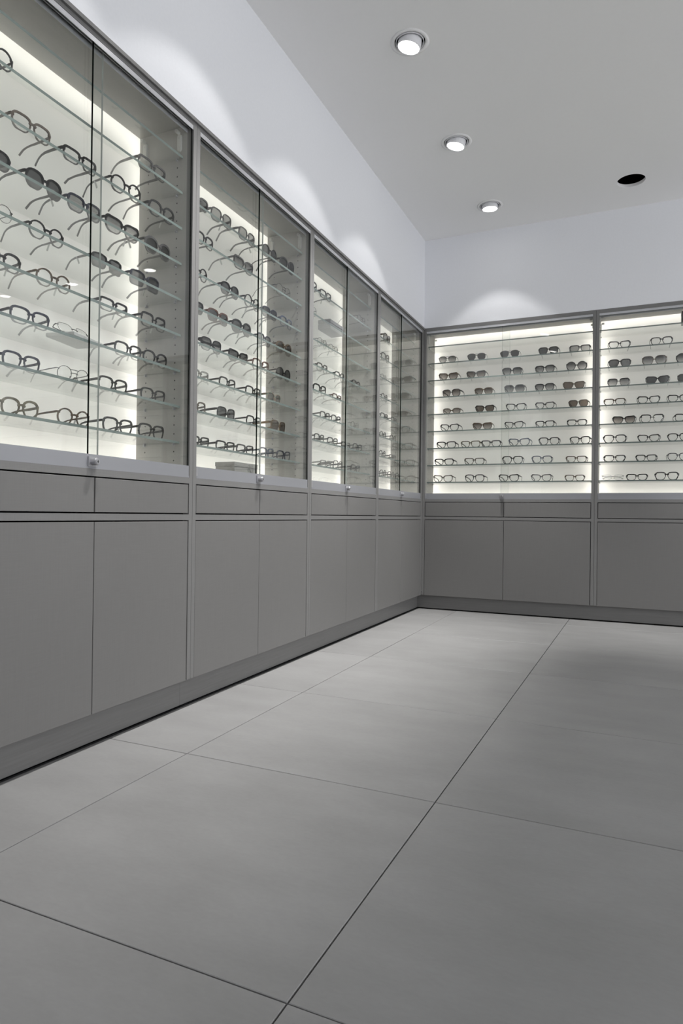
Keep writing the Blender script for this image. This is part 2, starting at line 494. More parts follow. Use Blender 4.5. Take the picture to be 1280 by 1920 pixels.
tag(mb.build('trim_1', M['frame']), kind='structure', label='thin projecting cornice along the top of the left cabinets', cat='trim')
mb = MB(); mb.box(-0.02, -0.0002, -OFF+0.0004, -0.0002, Z_DB, Z_TOP)
tag(mb.build('trim_2', M['frame']), kind='structure', label='narrow grey filler post in the cabinet corner', cat='trim')

# ------------------------------------------------------------------ display cabinets
def make_cabinet(w, D, loc, rz, label, holes=True):
    c = empty('display_cabinet', loc, rz)
    tag(c, label, 'cabinet', 'glass-fronted display cabinets')
    g = 0.0007
    # sides: outer stile in frame laminate, inner face light liner
    for x0, x1, inner in ((g, P2, 3), (w-P2, w-g, 5)):
        mb = MB(); mats = [0]*6; mats[inner] = 1
        mb.box(x0, x1, 0.0, 0.026, Z_DB, Z_TOP)
        mb.box(x0, x1, 0.026, D+0.074, Z_DB, Z_TOP, mats=mats)
        mb.build('side_panel', [M['frame'], M['liner']], c)
    mb = MB(); mb.box(P2, w-P2, 0.0, 0.026, Z_OT, Z_TOP); mb.box(P2, w-P2, 0.026, D+0.074, Z_OT+0.004, Z_TOP, mats=[1,0,0,0,0,0])
    mb.build('top_panel', [M['frame'], M['liner']], c)
    mb = MB(); mb.box(P2, w-P2, 0.0, D+0.074, Z_DT, Z_TB, mats=[0,1,0,0,0,0]); mb.build('counter_board', [M['frame'], M['liner']], c)
    mb = MB(); mb.box(P2, w-P2, 0.0, 0.10, Z_RB, Z_RT); mb.build('middle_rail', M['frame'], c)
    mb = MB()
    mb.box(P2, w-P2, 0.024, D, Z_DB+0.001, Z_RB-0.0005); mb.box(P2, w-P2, 0.024, D, Z_RT+0.0005, Z_DT-0.0005)
    mb.build('carcass_shadow_core', M['dark'], c)  # solid black filler puts the shade behind doors and drawers into the gaps
    cx = w/2
    gp = 0.0040
    for a, b in ((P2+gp, cx-0.0023), (cx+0.0023, w-P2-gp)):
        mb = MB(); mb.bbox(a, b, 0.0004, 0.019, Z_RT+gp, Z_DT-gp); mb.build('drawer_front', M['laminate'], c)
    for a, b in ((P2+0.0022, cx-0.0013), (cx+0.0013, w-P2-gp)):
        mb = MB(); mb.bbox(a, b, 0.0004, 0.019, Z_DB-0.0015, Z_RB-gp); mb.build('cabinet_door', M['laminate'], c)
    # sliding tracks
    mb = MB(); mb.box(P2+g, w-P2-g, 0.0015, 0.0035, Z_TB+0.006, Z_TT); mb.box(P2+g, w-P2-g, 0.0002, 0.030, Z_TB+0.0002, Z_TB+0.006)
    mb.box(P2+g, w-P2-g, 0.0115, 0.0130, Z_TB+0.006, Z_TT-0.012); mb.box(P2+g, w-P2-g, 0.0250, 0.0265, Z_TB+0.006, Z_TT-0.003)
    tr = mb.build('lower_track', M['alu_dimmed'], c)
    mb = MB(); mb.box(P2+g, P2+0.012, 0.0008, 0.0014, Z_TB+0.008, Z_TT-0.002); mb.build('end_cap', M['chrome'], tr)
    mb = MB(); mb.box(P2+g, w-P2-g, 0.0010, 0.0028, Z_UB, Z_OT-0.0012); mb.box(P2+g, w-P2-g, 0.0120, 0.0135, Z_UB+0.003, Z_OT-0.0012); mb.box(P2+g, w-P2-g, 0.0245, 0.0258, Z_UB-0.006, Z_OT-0.0012)
    mb.build('upper_track', M['alu'], c)
    mb = MB(); mb.box(P2+g, w-P2-g, 0.0030, 0.0244, Z_UB+0.010, Z_OT-0.0006); mb.build('track_seal', M['rubber'], c)
    # sliding glass: right sheet runs in front, left sheet behind it
    
    mb = MB(); mb.box(P2+0.002, cx+0.026, 0.0155, 0.0215, Z_TB+0.008, Z_UB+0.009, mats=[1,1,0,1,0,1]); mb.build('glass_pane', [M['pane'], M['pale_edge']], c)
    mb = MB(); mb.box(cx-0.0215, w-P2-0.002, 0.0042, 0.0102, Z_TB+0.008, Z_UB+0.009, mats=[1,1,0,1,0,1]); mb.build('glass_pane', [M['pane'], M['pane_edge']], c)
    # lock on the front sheet's edge
    lk = MB(); lx = cx-0.0215; lz = 0.797
    lk.box(lx-0.006, lx+0.024, -0.0040, 0.0036, lz-0.0125, lz+0.0150); lk.box(lx-0.006, lx-0.002, 0.0036, 0.0125, lz-0.0125, lz+0.0150)
    lo = lk.build('sliding_door_lock', M['chrome'], c)
    lk = MB(); lk.lathe([(0.0100, -0.004), (0.0100, -0.019), (0.0088, -0.021), (0.0072, -0.021), (0.0070, -0.0225), (0.001, -0.0225)], 28, (lx+0.009, 0, lz+0.001), axis='y')
    lk.build('lock_cylinder', M['chrome'], lo, False)
    lk = MB(); lk.box(lx+0.0082, lx+0.0098, -0.0229, -0.0226, lz-0.003, lz+0.005); lk.box(lx+0.006, lx+0.012, -0.0229, -0.0226, lz+0.0003, lz+0.0017); lk.build('key_slot', M['rubber'], lo)
    # light box: opal panel, LED strips behind its edges, reflector
    z0, z1 = Z_TB+0.0006, Z_OT+0.0036
    xa, xb = P2+0.0005, w-P2-0.0005
    mb = MB(); mb.add([(xa,D,z0),(xb,D,z0),(xb,D,z1),(xa,D,z1)], [(0,1,2,3)]); mb.build('backlit_panel', M['panel'], c)
    yl = D+0.055
    for a, b, q, r in ((xa, xb, z0+0.004, z0+0.014), (xa, xb, z1-0.014, z1-0.004), (xa+0.004, xa+0.014, z0+0.02, z1-0.02), (xb-0.014, xb-0.004, z0+0.02, z1-0.02)):
        mb = MB(); mb.add([(a,yl,q),(b,yl,q),(b,yl,r),(a,yl,r)], [(0,1,2,3)]); mb.build('led_strip', M['led'], c)
    mb = MB(); mb.box(xa, xb, D+0.068, D+0.072, z0, z1); mb.build('light_box_back', M['white_plastic'], c)
    # glass shelves
    se = [0,0,1,0,0,0]
    sm = None
    for z in SHELF_Z:
        if sm is None:
            mb = MB(); mb.box(P2+0.0012, w-P2-0.0012, 0.042, 0.042+0.180, -0.004, 0.004, mats=se); sm = mb.mesh('glass_shelf', [M['shelf'], M['shelf_edge']])
        s = obj('glass_shelf', sm, c); s.location = (0, 0, z)
    # shelf pins and drilled pin rows
    pn = MB(); ho = MB()
    for z in SHELF_Z:
        for y in (0.066, 0.190):
            for x0, x1 in ((P2, P2+0.008), (w-P2-0.008, w-P2)):
                pn.box(x0, x1, y-0.0025, y+0.0025, z-0.0085, z-0.0042)
                pn.box(x0 if x0 == P2 else x1-0.0012, (x0+0.0012) if x0 == P2 else x1, y-0.004, y+0.004, z-0.010, z+0.006)
    tag(pn.build('shelf_pins', M['chrome'], c), kind='stuff')
    if holes:
        z = 0.838
        while z < 1.88:
            if min(abs(z-q) for q in SHELF_Z) > 0.009:
                for y in (0.066, 0.190):
                    for s, x in ((1, P2+0.0002), (-1, w-P2-0.0002)):
                        n = 8
                        pts = [(x, y+0.0026*math.cos(2*math.pi*k/n), z+0.0026*math.sin(2*math.pi*k/n)) for k in range(n)]
                        ho.add(pts, [tuple(range(n))])
            z += 0.1209/4
        tag(ho.build('pin_holes', M['rubber'], c), kind='stuff')
    # plastic hanger covers in the upper corners, small cap at the bottom
    for y in (0.056, D-0.026):
        for s, x in ((1, P2), (-1, w-P2)):
            hb = MB(); n = 10; pts = []
            for k in range(n+1):
                a = math.pi*k/n; pts.append((0.0085*math.cos(a), 1.938+0.0085*math.sin(a)))
            for k in range(n+1):
                a = math.pi+math.pi*k/n; pts.append((0.0085*math.cos(a), 1.896+0.0085*math.sin(a)))
            m_ = len(pts)
            vs = [(x+s*0.0003, y+p[0], p[1]) for p in pts] + [(x+s*0.0065, y+p[0]*0.85, 1.917+(p[1]-1.917)*0.95) for p in pts]
            hb.add(vs, [(k, (k+1) % m_, (k+1) % m_+m_, k+m_) for k in range(m_)] + [tuple(range(m_, 2*m_))])
            hb.lathe([(0.001, 0.0), (0.0062, 0.0), (0.0062, 0.016), (0.001, 0.016)], 12, (x + (0.0066 if s > 0 else -0.0226), y, 1.948), axis='x')
            h_ = hb.build('hanger_cover', M['clear_plastic'], c)
            sb = MB(); sb.lathe([(0.001, 0), (0.0014, 0)], 8, (x+s*0.0068, y, 1.932), axis='x'); sb.build('cover_screw', M['rubber'], h_)
    hb = MB(); hb.lathe([(0.0095, 0), (0.0085, 0.006), (0.005, 0.009), (0.001, 0.0095)], 16, (w-P2-0.022, 0.045, Z_TB+0.0004+0.03))
    hb.lathe([(0.0095, -0.0298), (0.0095, 0)], 16, (w-P2-0.022, 0.045, Z_TB+0.03+0.0004))
    hb.build('cover_cap', M['white_plastic'], c, True)
    return c

CABS = {}
left_names = ['grey glass-fronted display cabinet in the corner, last of the left row',
              'grey glass-fronted display cabinet, third from camera on the left wall',
              'grey glass-fronted display cabinet, second from camera on the left wall',
              'grey glass-fronted display cabinet nearest the camera on the left wall',
              'grey display cabinet beside the camera, out of frame on the left']
for k in range(5):
    CABS['U%d' % (4-k)] = make_cabinet(W, 0.229, (0.0, -(OFF+(k+1)*W), 0), math.pi/2, left_names[k])
back_names = ['grey glass-fronted display cabinet facing the camera on the back wall, beside the corner',
              'grey glass-fronted display cabinet at the right picture edge on the back wall',
              'grey display cabinet on the back wall, out of frame on the right',
              'grey display cabinet on the back wall, farthest out of frame on the right']
for k in range(4):
    CABS['B%d' % (k+1)] = make_cabinet(BW, 0.211, (k*BW, 0, 0), 0.0, back_names[k])

# ------------------------------------------------------------------ eyewear
def spow(v, e): return math.copysign(abs(v)**e, v)
# shape: lens width, lens height, gap at bridge, exponent, taper (wider on top), lift of outer top corner, rim, depth, temple half height, bridge level, kind words
SH = {
 'rd': dict(a=.046, b=.043, gap=.019, n=2.05, tp=.06, lift=.000, rim=0.0019, dp=.0020, th=.0028, bl=.30, word='round'),
 'pa': dict(a=.049, b=.043, gap=.017, n=2.3, tp=.18, lift=.001, rim=0.0022, dp=.0022, th=.0036, bl=.34, word='rounded'),
 'sq': dict(a=.052, b=.041, gap=.016, n=2.7, tp=.22, lift=.002, rim=0.0021, dp=.0021, th=.0036, bl=.42, word='soft-square'),
 're': dict(a=.054, b=.035, gap=.015, n=3.2, tp=.20, lift=.002, rim=0.0021, dp=.0021, th=.0042, bl=.40, word='rectangular'),
 'ca': dict(a=.055, b=.039, gap=.015, n=2.5, tp=.30, lift=.007, rim=0.0021, dp=.0021, th=.0034, bl=.34, word='cat-eye'),
 'av': dict(a=.053, b=.045, gap=.017, n=2.4, tp=.22, lift=.001, rim=.0012, dp=.0016, th=.0018, bl=.30, word='aviator', dbl=True),
 'ov': dict(a=.055, b=.054, gap=.017, n=2.05, tp=.0, lift=.000, rim=.0022, dp=.0026, th=.0030, bl=.10, word='large round'),
 'br': dict(a=.052, b=.040, gap=.018, n=3.2, tp=.14, lift=.003, rim=.0014, dp=.0024, th=.0040, bl=.28, word='browline', brow=True),
 'bu': dict(a=.057, b=.048, gap=.015, n=2.7, tp=.12, lift=.003, rim=.0017, dp=.0022, th=.0050, bl=.10, word='oversized'),
 'cl': dict(a=.053, b=.040, gap=.018, n=4.0, tp=.08, lift=.001, rim=.0017, dp=.0030, th=.0036, bl=.25, word='clip-on rectangular', clip=True),
 'th': dict(a=.047, b=.043, gap=.020, n=2.1, tp=.05, lift=.000, rim=.0007, dp=.0008, th=.0012, bl=.18, word='thin-wire', dbl=True),
 'el': dict(a=.052, b=.034, gap=.018, n=2.3, tp=.05, lift=.003, rim=.0020, dp=.0024, th=.0040, bl=.05, word='oval'),
 'rl': dict(a=.052, b=.034, gap=.018, n=3.0, tp=.08, lift=.000, rim=.0004, dp=.0005, th=.0010, bl=.15, word='rimless'),
}
NL = 22
def lens_pts(S, side, grow=0.0):
    c = side*(S['gap']/2 + S['a']/2); P = []
    for k in range(NL):
        t = 2*math.pi*k/NL
        x = (S['a']/2+grow)*spow(math.cos(t), 2/S['n']); z = (S['b']/2+grow)*spow(math.sin(t), 2/S['n'])
        zr = z/(S['b']/2)
        x *= 1 + S['tp']*zr*(0.5)
        xo = max(0.0, x/(S['a']/2))
        if zr > 0: z += S['lift']*xo*xo*zr
        # nose cut: inner lower quadrant drawn in
        xi = max(0.0, -x/(S['a']/2))
        if zr < 0.2: x += 0.005*xi*xi*(0.2-zr)*0.6
        P.append((c + side*x, z + S['b']/2 + 0.0018))
    return P
def fy(S, x, z):                         # face wrap and slight forward lean
    return 1.05*x*x - 0.10*(z-0.02)
MESH = {}
def eyewear_meshes(st, fr, le, folded=False):
    key = (st, fr, le, folded)
    if key in MESH: return MESH[key]
    S = SH[st]; fm = FR[fr]
    fb = MB()
    r, dp = S['rim'], S['dp']
    for side in (-1, 1):
        inn = lens_pts(S, side, 0.0); out = lens_pts(S, side, r*2.0)
        o = len(fb.v)
        for k in range(NL):
            thick = 1.0
            (x0, z0), (x1, z1) = inn[k], out[k]
            if st in ('re', 'ca', 'sq', 'pa') and z0 > S['b']*0.6: z1 += 0.0015
            if S.get('brow') and z0 > S['b']*0.62: z1 += 0.0035; 
            y0 = fy(S, x0, z0); y1 = fy(S, x1, z1)
            fb.v += [(x0, y0-dp, z0), (x1, y1-dp*0.7, max(z1, 0.0)), (x1, y1+dp*0.7, max(z1, 0.0)), (x0, y0+dp, z0)]
        for k in range(NL):
            j = (k+1) % NL
            for q in range(4):
                p = (q+1) % 4
                fb.f.append((o+k*4+q, o+k*4+p, o+j*4+p, o+j*4+q)); fb.m.append(0)
        # end piece
        ztop = S['b']*0.5 + 0.0018 + S['b']*0.5*(0.55) + S['lift']*0.6
        xe = S['gap']/2 + S['a']*(0.5+0.5*0.93)*(1+S['tp']*0.25)
        xh = xe + 0.0045
        hh = min(S['th'], 0.0042)
        yb = fy(S, xe, ztop)
        fb.sweep([(side*(xe-0.004), yb, ztop), (side*xh, yb+0.002, ztop+0.0004), (side*(xh+0.0012), yb+0.009, ztop)], max(0.0011, r), hh)
    # bridge
    zb = S['b']*(0.5+S['bl']*0.5*1.0) + 0.0018
    hw = S['gap']/2 + 0.0016
    for dz, rise in (((0.0, 0.0025), (0.011, 0.001)) if S.get('dbl') else ((0.0, 0.003),)):
        pts = []
        for k in range(7):
            u = -1+2*k/6; x = u*(hw+0.002); z = zb + dz + rise*(1-u*u)
            pts.append((x, fy(S, x, z)-0.001, z))
        fb.sweep(pts, max(dp*0.9, 0.0008), max(r*1.35, 0.0008))
    if st in ('rl', 'th', 'av'):                    # wire nose pads
        for side in (-1, 1):
            x = side*(S['gap']/2-0.001); z = S['b']*0.42
            fb.sweep([(x, fy(S, x, z)+0.001, z), (x-side*0.001, 0.008, z+0.001), (x-side*0.0015, 0.009, z-0.004)], 0.0006, 0.0012)
    if S.get('clip'):
        for side in (-1, 1):
            x = side*(S['gap']/2+S['a']*0.5)
            fb.sweep([(x-0.012, fy(S, x, .04)-0.004, S['b']+0.004), (x, fy(S, x, .04)-0.004, S['b']+0.0055), (x+0.012, fy(S, x, .04)-0.004, S['b']+0.004)], 0.0008, 0.0008)
    fmesh = fb.mesh('front_frame', fm, False)
    lens = []
    for side in (-1, 1):
        lb = MB(); inn = lens_pts(S, side, 0.0003)
        cx = side*(S['gap']/2+S['a']/2); cz = S['b']/2+0.0018
        vs = [(cx, fy(S, cx, cz)-0.0010, cz)] + [(x, fy(S, x, z)-0.0003, z) for x, z in inn]
        fs = [(0, 1+k, 1+(k+1) % NL) for k in range(NL)]
        if side < 0: fs = [f[::-1] for f in fs]
        lb.add(vs, fs)
        lens.append(lb.mesh('lens', LE[le], True))
    temp = []
    for side in (-1, 1):
        tb = MB(); x0 = side*(xh+0.0012); y0 = yb+0.0085
        L1 = 0.092
        path = [(x0, y0, ztop), (x0+side*0.0015, y0+0.03, ztop-0.002), (x0+side*0.001, y0+0.06, ztop-0.0035), (x0-side*0.002, y0+L1*0.86, ztop-0.006),
                (x0-side*0.005, y0+L1*1.0, ztop-0.0105), (x0-side*0.008, y0+L1*1.10, ztop*0.52), (x0-side*0.011, y0+L1*1.25, 0.0032)]
        if folded:
            yf = y0 + (0.003 if side > 0 else 0.008)
            path = [(x0, y0, ztop), (x0-side*0.003, yf, ztop-0.001), (x0*0.4, yf+0.001, ztop-0.003), (-x0*0.25, yf+0.001, ztop-0.005),
                    (-x0*0.5, yf+0.001, ztop-0.008), (-x0*0.75, yf+0.001, ztop*0.6), (-x0*0.93, yf, ztop*0.3)]
        h0 = S['th']; ww = 0.0008 if st in ('th', 'rl', 'av') else 0.0013
        tb.sweep(path, [ww]*7, [h0, h0*0.95, h0*0.8, max(h0*0.62, .0009), max(h0*0.62, .0011), max(h0*.7, .0014), max(min(h0*.8, .003), .0016)])
        temp.append(tb.mesh('temple', fm, False))
    res = (fmesh, lens, temp, (xh, y0, ztop))
    MESH[key] = res
    return res
tagm = MB(); tagm.box(-0.0004, 0.0004, -0.0028, 0.0028, -0.022, 0.004); TAG_MESH = tagm.mesh('price_tag', M['paper'])

FW = {'bk': 'black', 'dk': 'dark grey', 'to': 'dark tortoise', 'br': 'brown', 'gy': 'smoky grey', 'bl': 'blue-grey', 'cr': 'clear', 'me': 'metal',
      'go': 'gold-brown', 'nv': 'navy', 'ol': 'olive', 'rb': 'red-brown', 'mc': 'multicoloured'}
ORD = ['', 'first', 'second', 'third', 'fourth', 'fifth', 'sixth', 'seventh', 'eighth', 'ninth']
CABW = {'U1': 'nearest left-wall cabinet', 'U2': 'second left-wall cabinet', 'U3': 'third left-wall cabinet', 'U4': 'left-wall corner cabinet',
        'B1': 'back-wall corner cabinet', 'B2': 'back-wall right cabinet'}
def to_world(cab, x, y, z, rz=0.0):
    c = CABS[cab]
    a = c.rotation_euler[2]
    return (c.location[0]+x*math.cos(a)-y*math.sin(a), c.location[1]+x*math.sin(a)+y*math.cos(a), z), a+rz
def place_eyewear(cab, shelf, x, y, st, fr, le, rz, label, group, tagged, scale=1.0, z=None, folded=False):
    fm, lens, temp, hinge = eyewear_meshes(st, fr, le, folded)
    zz = SHELF_Z[shelf-1]+0.0042 if z is None else z
    loc, a = to_world(cab, x, y, zz, rz)
    sun = le != 'c'
    r = empty('sunglasses' if sun else 'eyeglasses', loc, a)
    r.scale = (scale, scale, scale)
    tag(r, label, 'sunglasses' if sun else 'eyeglasses', group)
    obj('front_frame', fm, r)
    for l in lens: obj('lens', l, r)
    for t in temp: obj('temple', t, r)
    if tagged:
        t = obj('price_tag', TAG_MESH, r)
        t.location = (hinge[0]*tagged+tagged*0.0032, hinge[1]+0.052, hinge[2]-0.004); t.rotation_euler = (0.35*tagged, 0, 0.2)
    return r

EYE = {
 'U1': [
  (2, 0.156, 0.062, 0.098, 'rd', 'dk', 'c'),
  (2, 0.730, 0.062, 0.132, 're', 'gy', 'c'),
  (3, 0.272, 0.066, 0.105, 'sq', 'br', 'c'),
  (3, 0.435, 0.066, 0.124, 're', 'bk', 'c'),
  (3, 0.617, 0.066, 0.131, 'rd', 'bk', 'c'),
  (3, 0.791, 0.066, 0.123, 'pa', 'dk', 'c'),
  (4, 0.165, 0.080, 0.106, 'pa', 'bk', 'd'),
  (4, 0.326, 0.080, 0.124, 'pa', 'bk', 'd'),
  (4, 0.467, 0.080, 0.127, 'sq', 'nv', 'l'),
  (4, 0.619, 0.080, 0.146, 'ca', 'bk', 'g'),
  (4, 0.802, 0.080, 0.133, 'pa', 'gy', 'd'),
  (5, 0.184, 0.090, 0.097, 'th', 'me', 'c'),
  (5, 0.345, 0.090, 0.115, 'rd', 'bk', 'c'),
  (5, 0.567, 0.090, 0.124, 'cl', 'bk', 'd'),
  (5, 0.734, 0.090, 0.146, 'cl', 'nv', 'd'),
  (6, 0.203, 0.085, 0.100, 'pa', 'dk', 'c'),
  (6, 0.366, 0.085, 0.103, 'rd', 'to', 'c'),
  (6, 0.592, 0.085, 0.117, 're', 'bk', 'c'),
  (6, 0.772, 0.085, 0.126, 'br', 'bk', 'c'),
  (7, 0.292, 0.085, 0.120, 'sq', 'nv', 'c'),
  (7, 0.656, 0.085, 0.117, 'sq', 'dk', 'c'),
  (7, 0.792, 0.085, 0.110, 'pa', 'bk', 'c'),
  (8, 0.268, 0.085, 0.118, 'sq', 'nv', 'c'),
  (8, 0.439, 0.085, 0.104, 'th', 'me', 'c'),
  (8, 0.593, 0.085, 0.122, 'sq', 'bk', 'c'),
  (8, 0.775, 0.085, 0.120, 'sq', 'dk', 'c'),
  (9, 0.266, 0.085, 0.115, 'pa', 'ol', 'c'),
  (9, 0.442, 0.085, 0.113, 'rd', 'to', 'c'),
  (9, 0.616, 0.085, 0.126, 'sq', 'dk', 'c'),
  (9, 0.769, 0.085, 0.129, 'sq', 'bk', 'c'),
 ],
 'U2': [
  (2, 0.090, 0.062, 0.099, 'sq', 'gy', 'd'),
  (2, 0.240, 0.062, 0.120, 'bu', 'gy', 'l'),
  (2, 0.418, 0.062, 0.103, 'bu', 'gy', 'l'),
  (2, 0.598, 0.062, 0.144, 'rd', 'dk', 'd'),
  (2, 0.753, 0.062, 0.145, 'pa', 'dk', 'd'),
  (3, 0.140, 0.066, 0.112, 'sq', 'dk', 'c'),
  (3, 0.404, 0.066, 0.144, 'ca', 'gy', 'g'),
  (3, 0.727, 0.066, 0.131, 'th', 'me', 'c'),
  (4, 0.126, 0.080, 0.109, 'rd', 'bk', 'c'),
  (4, 0.329, 0.080, 0.120, 'pa', 'bk', 'd'),
  (4, 0.491, 0.080, 0.125, 'rd', 'dk', 'c'),
  (4, 0.636, 0.080, 0.110, 'sq', 'nv', 'd'),
  (4, 0.803, 0.080, 0.099, 'sq', 'bl', 'c'),
  (5, 0.111, 0.090, 0.095, 'sq', 'bk', 'd'),
  (5, 0.267, 0.090, 0.128, 'sq', 'rb', 'd'),
  (5, 0.431, 0.090, 0.133, 'pa', 'dk', 'd'),
  (5, 0.607, 0.090, 0.114, 'sq', 'nv', 'l'),
  (5, 0.803, 0.090, 0.135, 'pa', 'to', 'B'),
  (6, 0.218, 0.085, 0.106, 'bu', 'bk', 'g'),
  (6, 0.402, 0.085, 0.130, 'ca', 'bk', 'd'),
  (6, 0.575, 0.085, 0.132, 'sq', 'rb', 'c'),
  (6, 0.771, 0.085, 0.118, 'ov', 'bk', 'd'),
  (7, 0.147, 0.085, 0.112, 're', 'cr', 'c'),
  (7, 0.328, 0.085, 0.107, 'sq', 'dk', 'c'),
  (7, 0.516, 0.085, 0.111, 'sq', 'bk', 'c'),
  (7, 0.689, 0.085, 0.118, 'bu', 'mc', 'l'),
  (8, 0.130, 0.085, 0.110, 'sq', 'br', 'c'),
  (8, 0.322, 0.085, 0.109, 'bu', 'dk', 'd'),
  (8, 0.525, 0.085, 0.118, 'sq', 'bk', 'c'),
  (8, 0.731, 0.085, 0.143, 'bu', 'go', 'B'),
  (9, 0.152, 0.085, 0.110, 're', 'bk', 'c'),
  (9, 0.320, 0.085, 0.107, 're', 'bk', 'c'),
  (9, 0.461, 0.085, 0.123, 're', 'dk', 'c'),
  (9, 0.632, 0.085, 0.115, 'sq', 'bl', 'c'),
  (9, 0.815, 0.085, 0.121, 'sq', 'nv', 'c'),
 ],
 'U3': [
  (2, 0.123, 0.062, 0.097, 'sq', 'dk', 'c'),
  (2, 0.280, 0.062, 0.072, 're', 'dk', 'c'),
  (2, 0.750, 0.062, 0.127, 'th', 'me', 'c'),
  (3, 0.127, 0.066, 0.105, 'th', 'dk', 'c'),
  (4, 0.282, 0.080, 0.111, 'th', 'me', 'c'),
  (4, 0.417, 0.080, 0.093, 'th', 'me', 'c'),
  (5, 0.306, 0.090, 0.075, 'sq', 'bk', 'c'),
  (5, 0.522, 0.090, 0.091, 'sq', 'dk', 'c'),
  (5, 0.753, 0.090, 0.102, 'sq', 'dk', 'c'),
  (6, 0.271, 0.085, 0.138, 'sq', 'bk', 'c'),
  (6, 0.482, 0.085, 0.093, 're', 'rb', 'c'),
  (7, 0.336, 0.085, 0.093, 'sq', 'dk', 'c'),
  (7, 0.473, 0.085, 0.123, 'sq', 'dk', 'c'),
  (7, 0.729, 0.085, 0.124, 'th', 'me', 'c'),
  (8, 0.271, 0.085, 0.113, 'sq', 'dk', 'c'),
  (8, 0.433, 0.085, 0.100, 'sq', 'dk', 'c'),
  (8, 0.608, 0.085, 0.095, 're', 'bk', 'c'),
  (8, 0.773, 0.085, 0.127, 'sq', 'dk', 'c'),
  (9, 0.354, 0.085, 0.115, 're', 'cr', 'c'),
  (9, 0.504, 0.085, 0.090, 'bu', 'gy', 'c'),
  (9, 0.749, 0.085, 0.165, 're', 'gy', 'c'),
 ],
 'U4': [
  (2, 0.305, 0.062, 0.165, 'bu', 'br', 'l'),
  (3, 0.290, 0.066, 0.145, 'sq', 'dk', 'c'),
  (4, 0.300, 0.080, 0.097, 'th', 'dk', 'c'),
  (4, 0.445, 0.080, 0.097, 'th', 'dk', 'c'),
  (5, 0.343, 0.090, 0.127, 'rd', 'dk', 'c'),
  (5, 0.516, 0.090, 0.116, 'th', 'dk', 'c'),
  (6, 0.334, 0.085, 0.146, 're', 'bk', 'c'),
  (6, 0.516, 0.085, 0.095, 'sq', 'dk', 'c'),
  (7, 0.311, 0.085, 0.101, 'rd', 'bk', 'c'),
  (7, 0.500, 0.085, 0.115, 'rd', 'bk', 'c'),
  (8, 0.305, 0.085, 0.101, 'rd', 'bk', 'c'),
  (8, 0.499, 0.085, 0.105, 're', 'dk', 'c'),
  (9, 0.317, 0.085, 0.116, 'rd', 'bk', 'c'),
  (9, 0.470, 0.085, 0.083, 'rd', 'dk', 'c'),
  (9, 0.622, 0.085, 0.065, 'rd', 'dk', 'c'),
 ],
 'B1': [
  (2, 0.156, 0.060, 0.127, 'av', 'bk', 'g'),
  (2, 0.362, 0.060, 0.130, 'av', 'me', 'd'),
  (2, 0.589, 0.060, 0.130, 'av', 'dk', 'd'),
  (2, 0.842, 0.060, 0.128, 'sq', 'bk', 'd'),
  (2, 1.040, 0.060, 0.130, 're', 'dk', 'l'),
  (3, 0.163, 0.060, 0.137, 'ca', 'to', 'b'),
  (3, 0.360, 0.060, 0.133, 'ca', 'me', 'b'),
  (3, 0.606, 0.060, 0.132, 'bu', 'bk', 'g'),
  (3, 0.820, 0.060, 0.128, 'sq', 'bk', 'g'),
  (3, 1.020, 0.060, 0.130, 'ov', 'bk', 'g'),
  (4, 0.186, 0.060, 0.135, 'bu', 'bk', 'b'),
  (4, 0.414, 0.060, 0.126, 'sq', 'to', 'b'),
  (4, 0.623, 0.060, 0.138, 'bu', 'gy', 'g'),
  (4, 0.820, 0.060, 0.127, 'sq', 'bk', 'g'),
  (4, 1.005, 0.060, 0.134, 'ca', 'to', 'B'),
  (5, 0.190, 0.060, 0.129, 'el', 'to', 'b'),
  (5, 0.423, 0.060, 0.131, 'ca', 'bk', 'B'),
  (5, 0.634, 0.060, 0.129, 'ca', 'bk', 'c'),
  (5, 0.823, 0.060, 0.123, 'ca', 'dk', 'c'),
  (5, 1.033, 0.060, 0.124, 'sq', 'br', 'B'),
  (6, 0.176, 0.060, 0.134, 'ca', 'dk', 'c'),
  (6, 0.408, 0.060, 0.134, 'ca', 'to', 'b'),
  (6, 0.622, 0.060, 0.126, 'ca', 'dk', 'c'),
  (6, 0.824, 0.060, 0.124, 're', 'bk', 'c'),
  (6, 1.026, 0.060, 0.121, 're', 'bk', 'c'),
  (7, 0.154, 0.060, 0.146, 're', 'bk', 'c'),
  (7, 0.327, 0.060, 0.138, 're', 'ol', 'c'),
  (7, 0.469, 0.060, 0.133, 're', 'dk', 'c'),
  (7, 0.658, 0.060, 0.143, 'ca', 'bl', 'c'),
  (7, 0.852, 0.060, 0.132, 'sq', 'bk', 'c'),
  (7, 1.055, 0.060, 0.128, 'sq', 'bk', 'c'),
  (8, 0.139, 0.060, 0.140, 're', 'bk', 'c'),
  (8, 0.355, 0.060, 0.141, 're', 'br', 'c'),
  (8, 0.616, 0.060, 0.143, 'sq', 'bk', 'c'),
  (8, 0.808, 0.060, 0.131, 'sq', 'bl', 'c'),
  (8, 1.024, 0.060, 0.130, 're', 'to', 'c'),
  (9, 0.133, 0.060, 0.150, 'ca', 'br', 'c'),
  (9, 0.358, 0.060, 0.139, 'sq', 'dk', 'c'),
  (9, 0.592, 0.060, 0.137, 'ca', 'bk', 'c'),
  (9, 0.805, 0.060, 0.131, 'ca', 'gy', 'c'),
  (9, 1.016, 0.060, 0.123, 're', 'to', 'c'),
 ],
 'B2': [
  (2, 0.137, 0.060, 0.127, 'ca', 'dk', 'c'),
  (2, 0.379, 0.060, 0.125, 'sq', 'dk', 'c'),
  (3, 0.140, 0.060, 0.132, 'sq', 'bk', 'd'),
  (3, 0.339, 0.060, 0.146, 'bu', 'to', 'g'),
